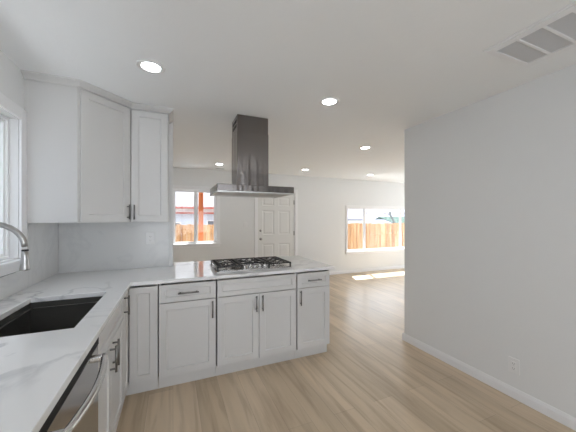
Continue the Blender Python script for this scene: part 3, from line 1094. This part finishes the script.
fn = thing('wooden_fence', 'tall orange cedar board fence outside both living room windows', 'fence', (4.5, 8.55, GZ))
mb = MB()
x = -3.0
while x < 13.5:
    w = .136 + random.uniform(-.004, .004)
    zt = 1.245 + random.uniform(-.012, .012) + (.035 if x < 5 else 0) * 0
    yo = random.uniform(0, .006)
    mb.prism([(x, GZ + .02), (x + w, GZ + .02), (x + w, zt - .02), (x + w - .02, zt), (x + .02, zt), (x, zt - .02)], 0, .018,
             mtx=Matrix(((1, 0, 0, 0), (0, 0, 1, 8.5 + yo), (0, 1, 0, 0), (0, 0, 0, 1))))
    x += w + .005
mb.build('board_panel', M_fence, fn)
for z in (-.1, .45, 1.0):
    MB().box(-3, 13.5, 8.526, 8.562, z, z + .088, .003).build('rail', M_fence, fn)
for i in range(7):
    px_ = -2.6 + i * 2.44
    MB().box(px_, px_ + .09, 8.563, 8.653, GZ, 1.18, .004).build('post', M_fence, fn)

nh = thing('neighbour_house', 'pale sided house with red brown fascia bands beyond the fence, behind the orange post', 'house', (0.6, 13, GZ))
HY = 12.0
mb = MB()
for i in range(24):
    z = 1.93 + i * .12
    mb.face([(-4, HY, z), (3.0, HY, z), (3.0, HY + .02, z + .118), (-4, HY + .02, z + .118)])
mb.box(-4, 3.0, HY + .021, HY + 4, 1.90, 4.9)
mb.build('siding', M_siding, nh)
MB().box(-4, 3.0, HY + .3, HY + 4, GZ, 1.62).build('wall', M_bluewall, nh)
MB().box(-4.1, 3.1, HY - .25, HY + 4, 1.83, 1.90, .004).build('fascia', M_redtrim, nh)
MB().box(-4.1, 3.1, HY - .05, HY + 4, 1.69, 1.829).build('frieze', M_siding, nh)
MB().box(-4.1, 3.1, HY - .12, HY + 4, 1.625, 1.689, .004).build('lower_fascia', M_redtrim, nh)
wdo = MB().box(1.36, 1.9, HY + .27, HY + .299, 1.13, 1.34, .004).build('window', M_vinyl, nh)
MB().box(1.39, 1.87, HY + .262, HY + .269, 1.15, 1.32).build('pane', M_darkglass, wdo)
wdo = MB().box(-.4, .30, HY + .27, HY + .299, .95, 1.26, .004).build('window', M_vinyl, nh)
MB().box(-.36, .27, HY + .262, HY + .269, 1.0, 1.24).build('pane', M_darkglass, wdo)

lh = thing('neighbour_house', 'pale lavender house with dark eave line behind the fence, left of the green roof', 'house', (10.2, 15, GZ))
MB().box(9.0, 11.15, 14.0, 17, GZ, 1.33).build('wall', M_siding, lh)
MB().box(9.0, 11.15, 13.99, 17, 1.375, 2.10).build('upper_wall', M_lav, lh)
MB().box(8.95, 11.25, 13.85, 17, 1.33, 1.374, .005).build('eave', M_greypole, lh)
MB().box(8.95, 11.25, 13.9, 17.1, 2.101, 2.16, .005).build('roof', M_siding, lh)

fh = thing('neighbour_house', 'long pale house with thin brown fascia line far behind the green shed roof', 'house', (15, 20, GZ))
MB().box(13.6, 22, 18.0, 21, GZ, 1.88).build('wall', M_lav, fh)
MB().box(13.4, 22.2, 17.8, 21.2, 1.881, 1.94, .004).build('fascia', M_fasciab, fh)
MB().box(13.3, 22.3, 17.9, 21.3, 1.941, 2.3).build('roof', M_siding, fh)

sw = thing('added_shade_wall', 'grey stucco wall added outside the sink window to cut its daylight', 'wall', (-2.5, 2, GZ))  # made-up wall that dims the light through the sink window
MB().box(-2.7, -2.5, -6, 9, GZ, 4.6).build('wall', M_stucco, sw)
MB().box(-2.73, -2.47, -6, 9, 4.6, 4.66, .005).build('coping', M_eave, sw)

gs = thing('garden_shed', 'low shed with pale green metal roof just above the fence', 'shed', (12.8, 13.4, GZ))
mtx = Matrix(((0, 0, 1, 0), (1, 0, 0, 0), (0, 1, 0, 0), (0, 0, 0, 1)))
MB().box(12.7, 15.4, 12.9, 14.3, GZ, 1.05).build('wall', M_siding, gs)
MB().prism([(12.6, 1.06), (12.6, 1.10), (14.1, 1.56), (14.5, 1.40), (14.5, 1.36), (14.1, 1.50)], 12.45, 15.6, mtx=mtx).build('roof', M_green, gs)
up_ = thing('forked_pole', 'dark forked pole rising behind the fence in front of the green shed roof', 'pole', (11.22, 11.5, GZ))
MB().tube([(11.24, 11.5, GZ), (11.22, 11.5, 1.20), (10.93, 11.5, 1.62), (10.90, 11.5, 1.82)], [.07, .065, .06, .055], 10).build('stem', M_greypole, up_)
MB().tube([(10.93, 11.5, 1.62), (10.80, 11.5, 1.66)], [.05, .035], 8).build('branch', M_greypole, up_)
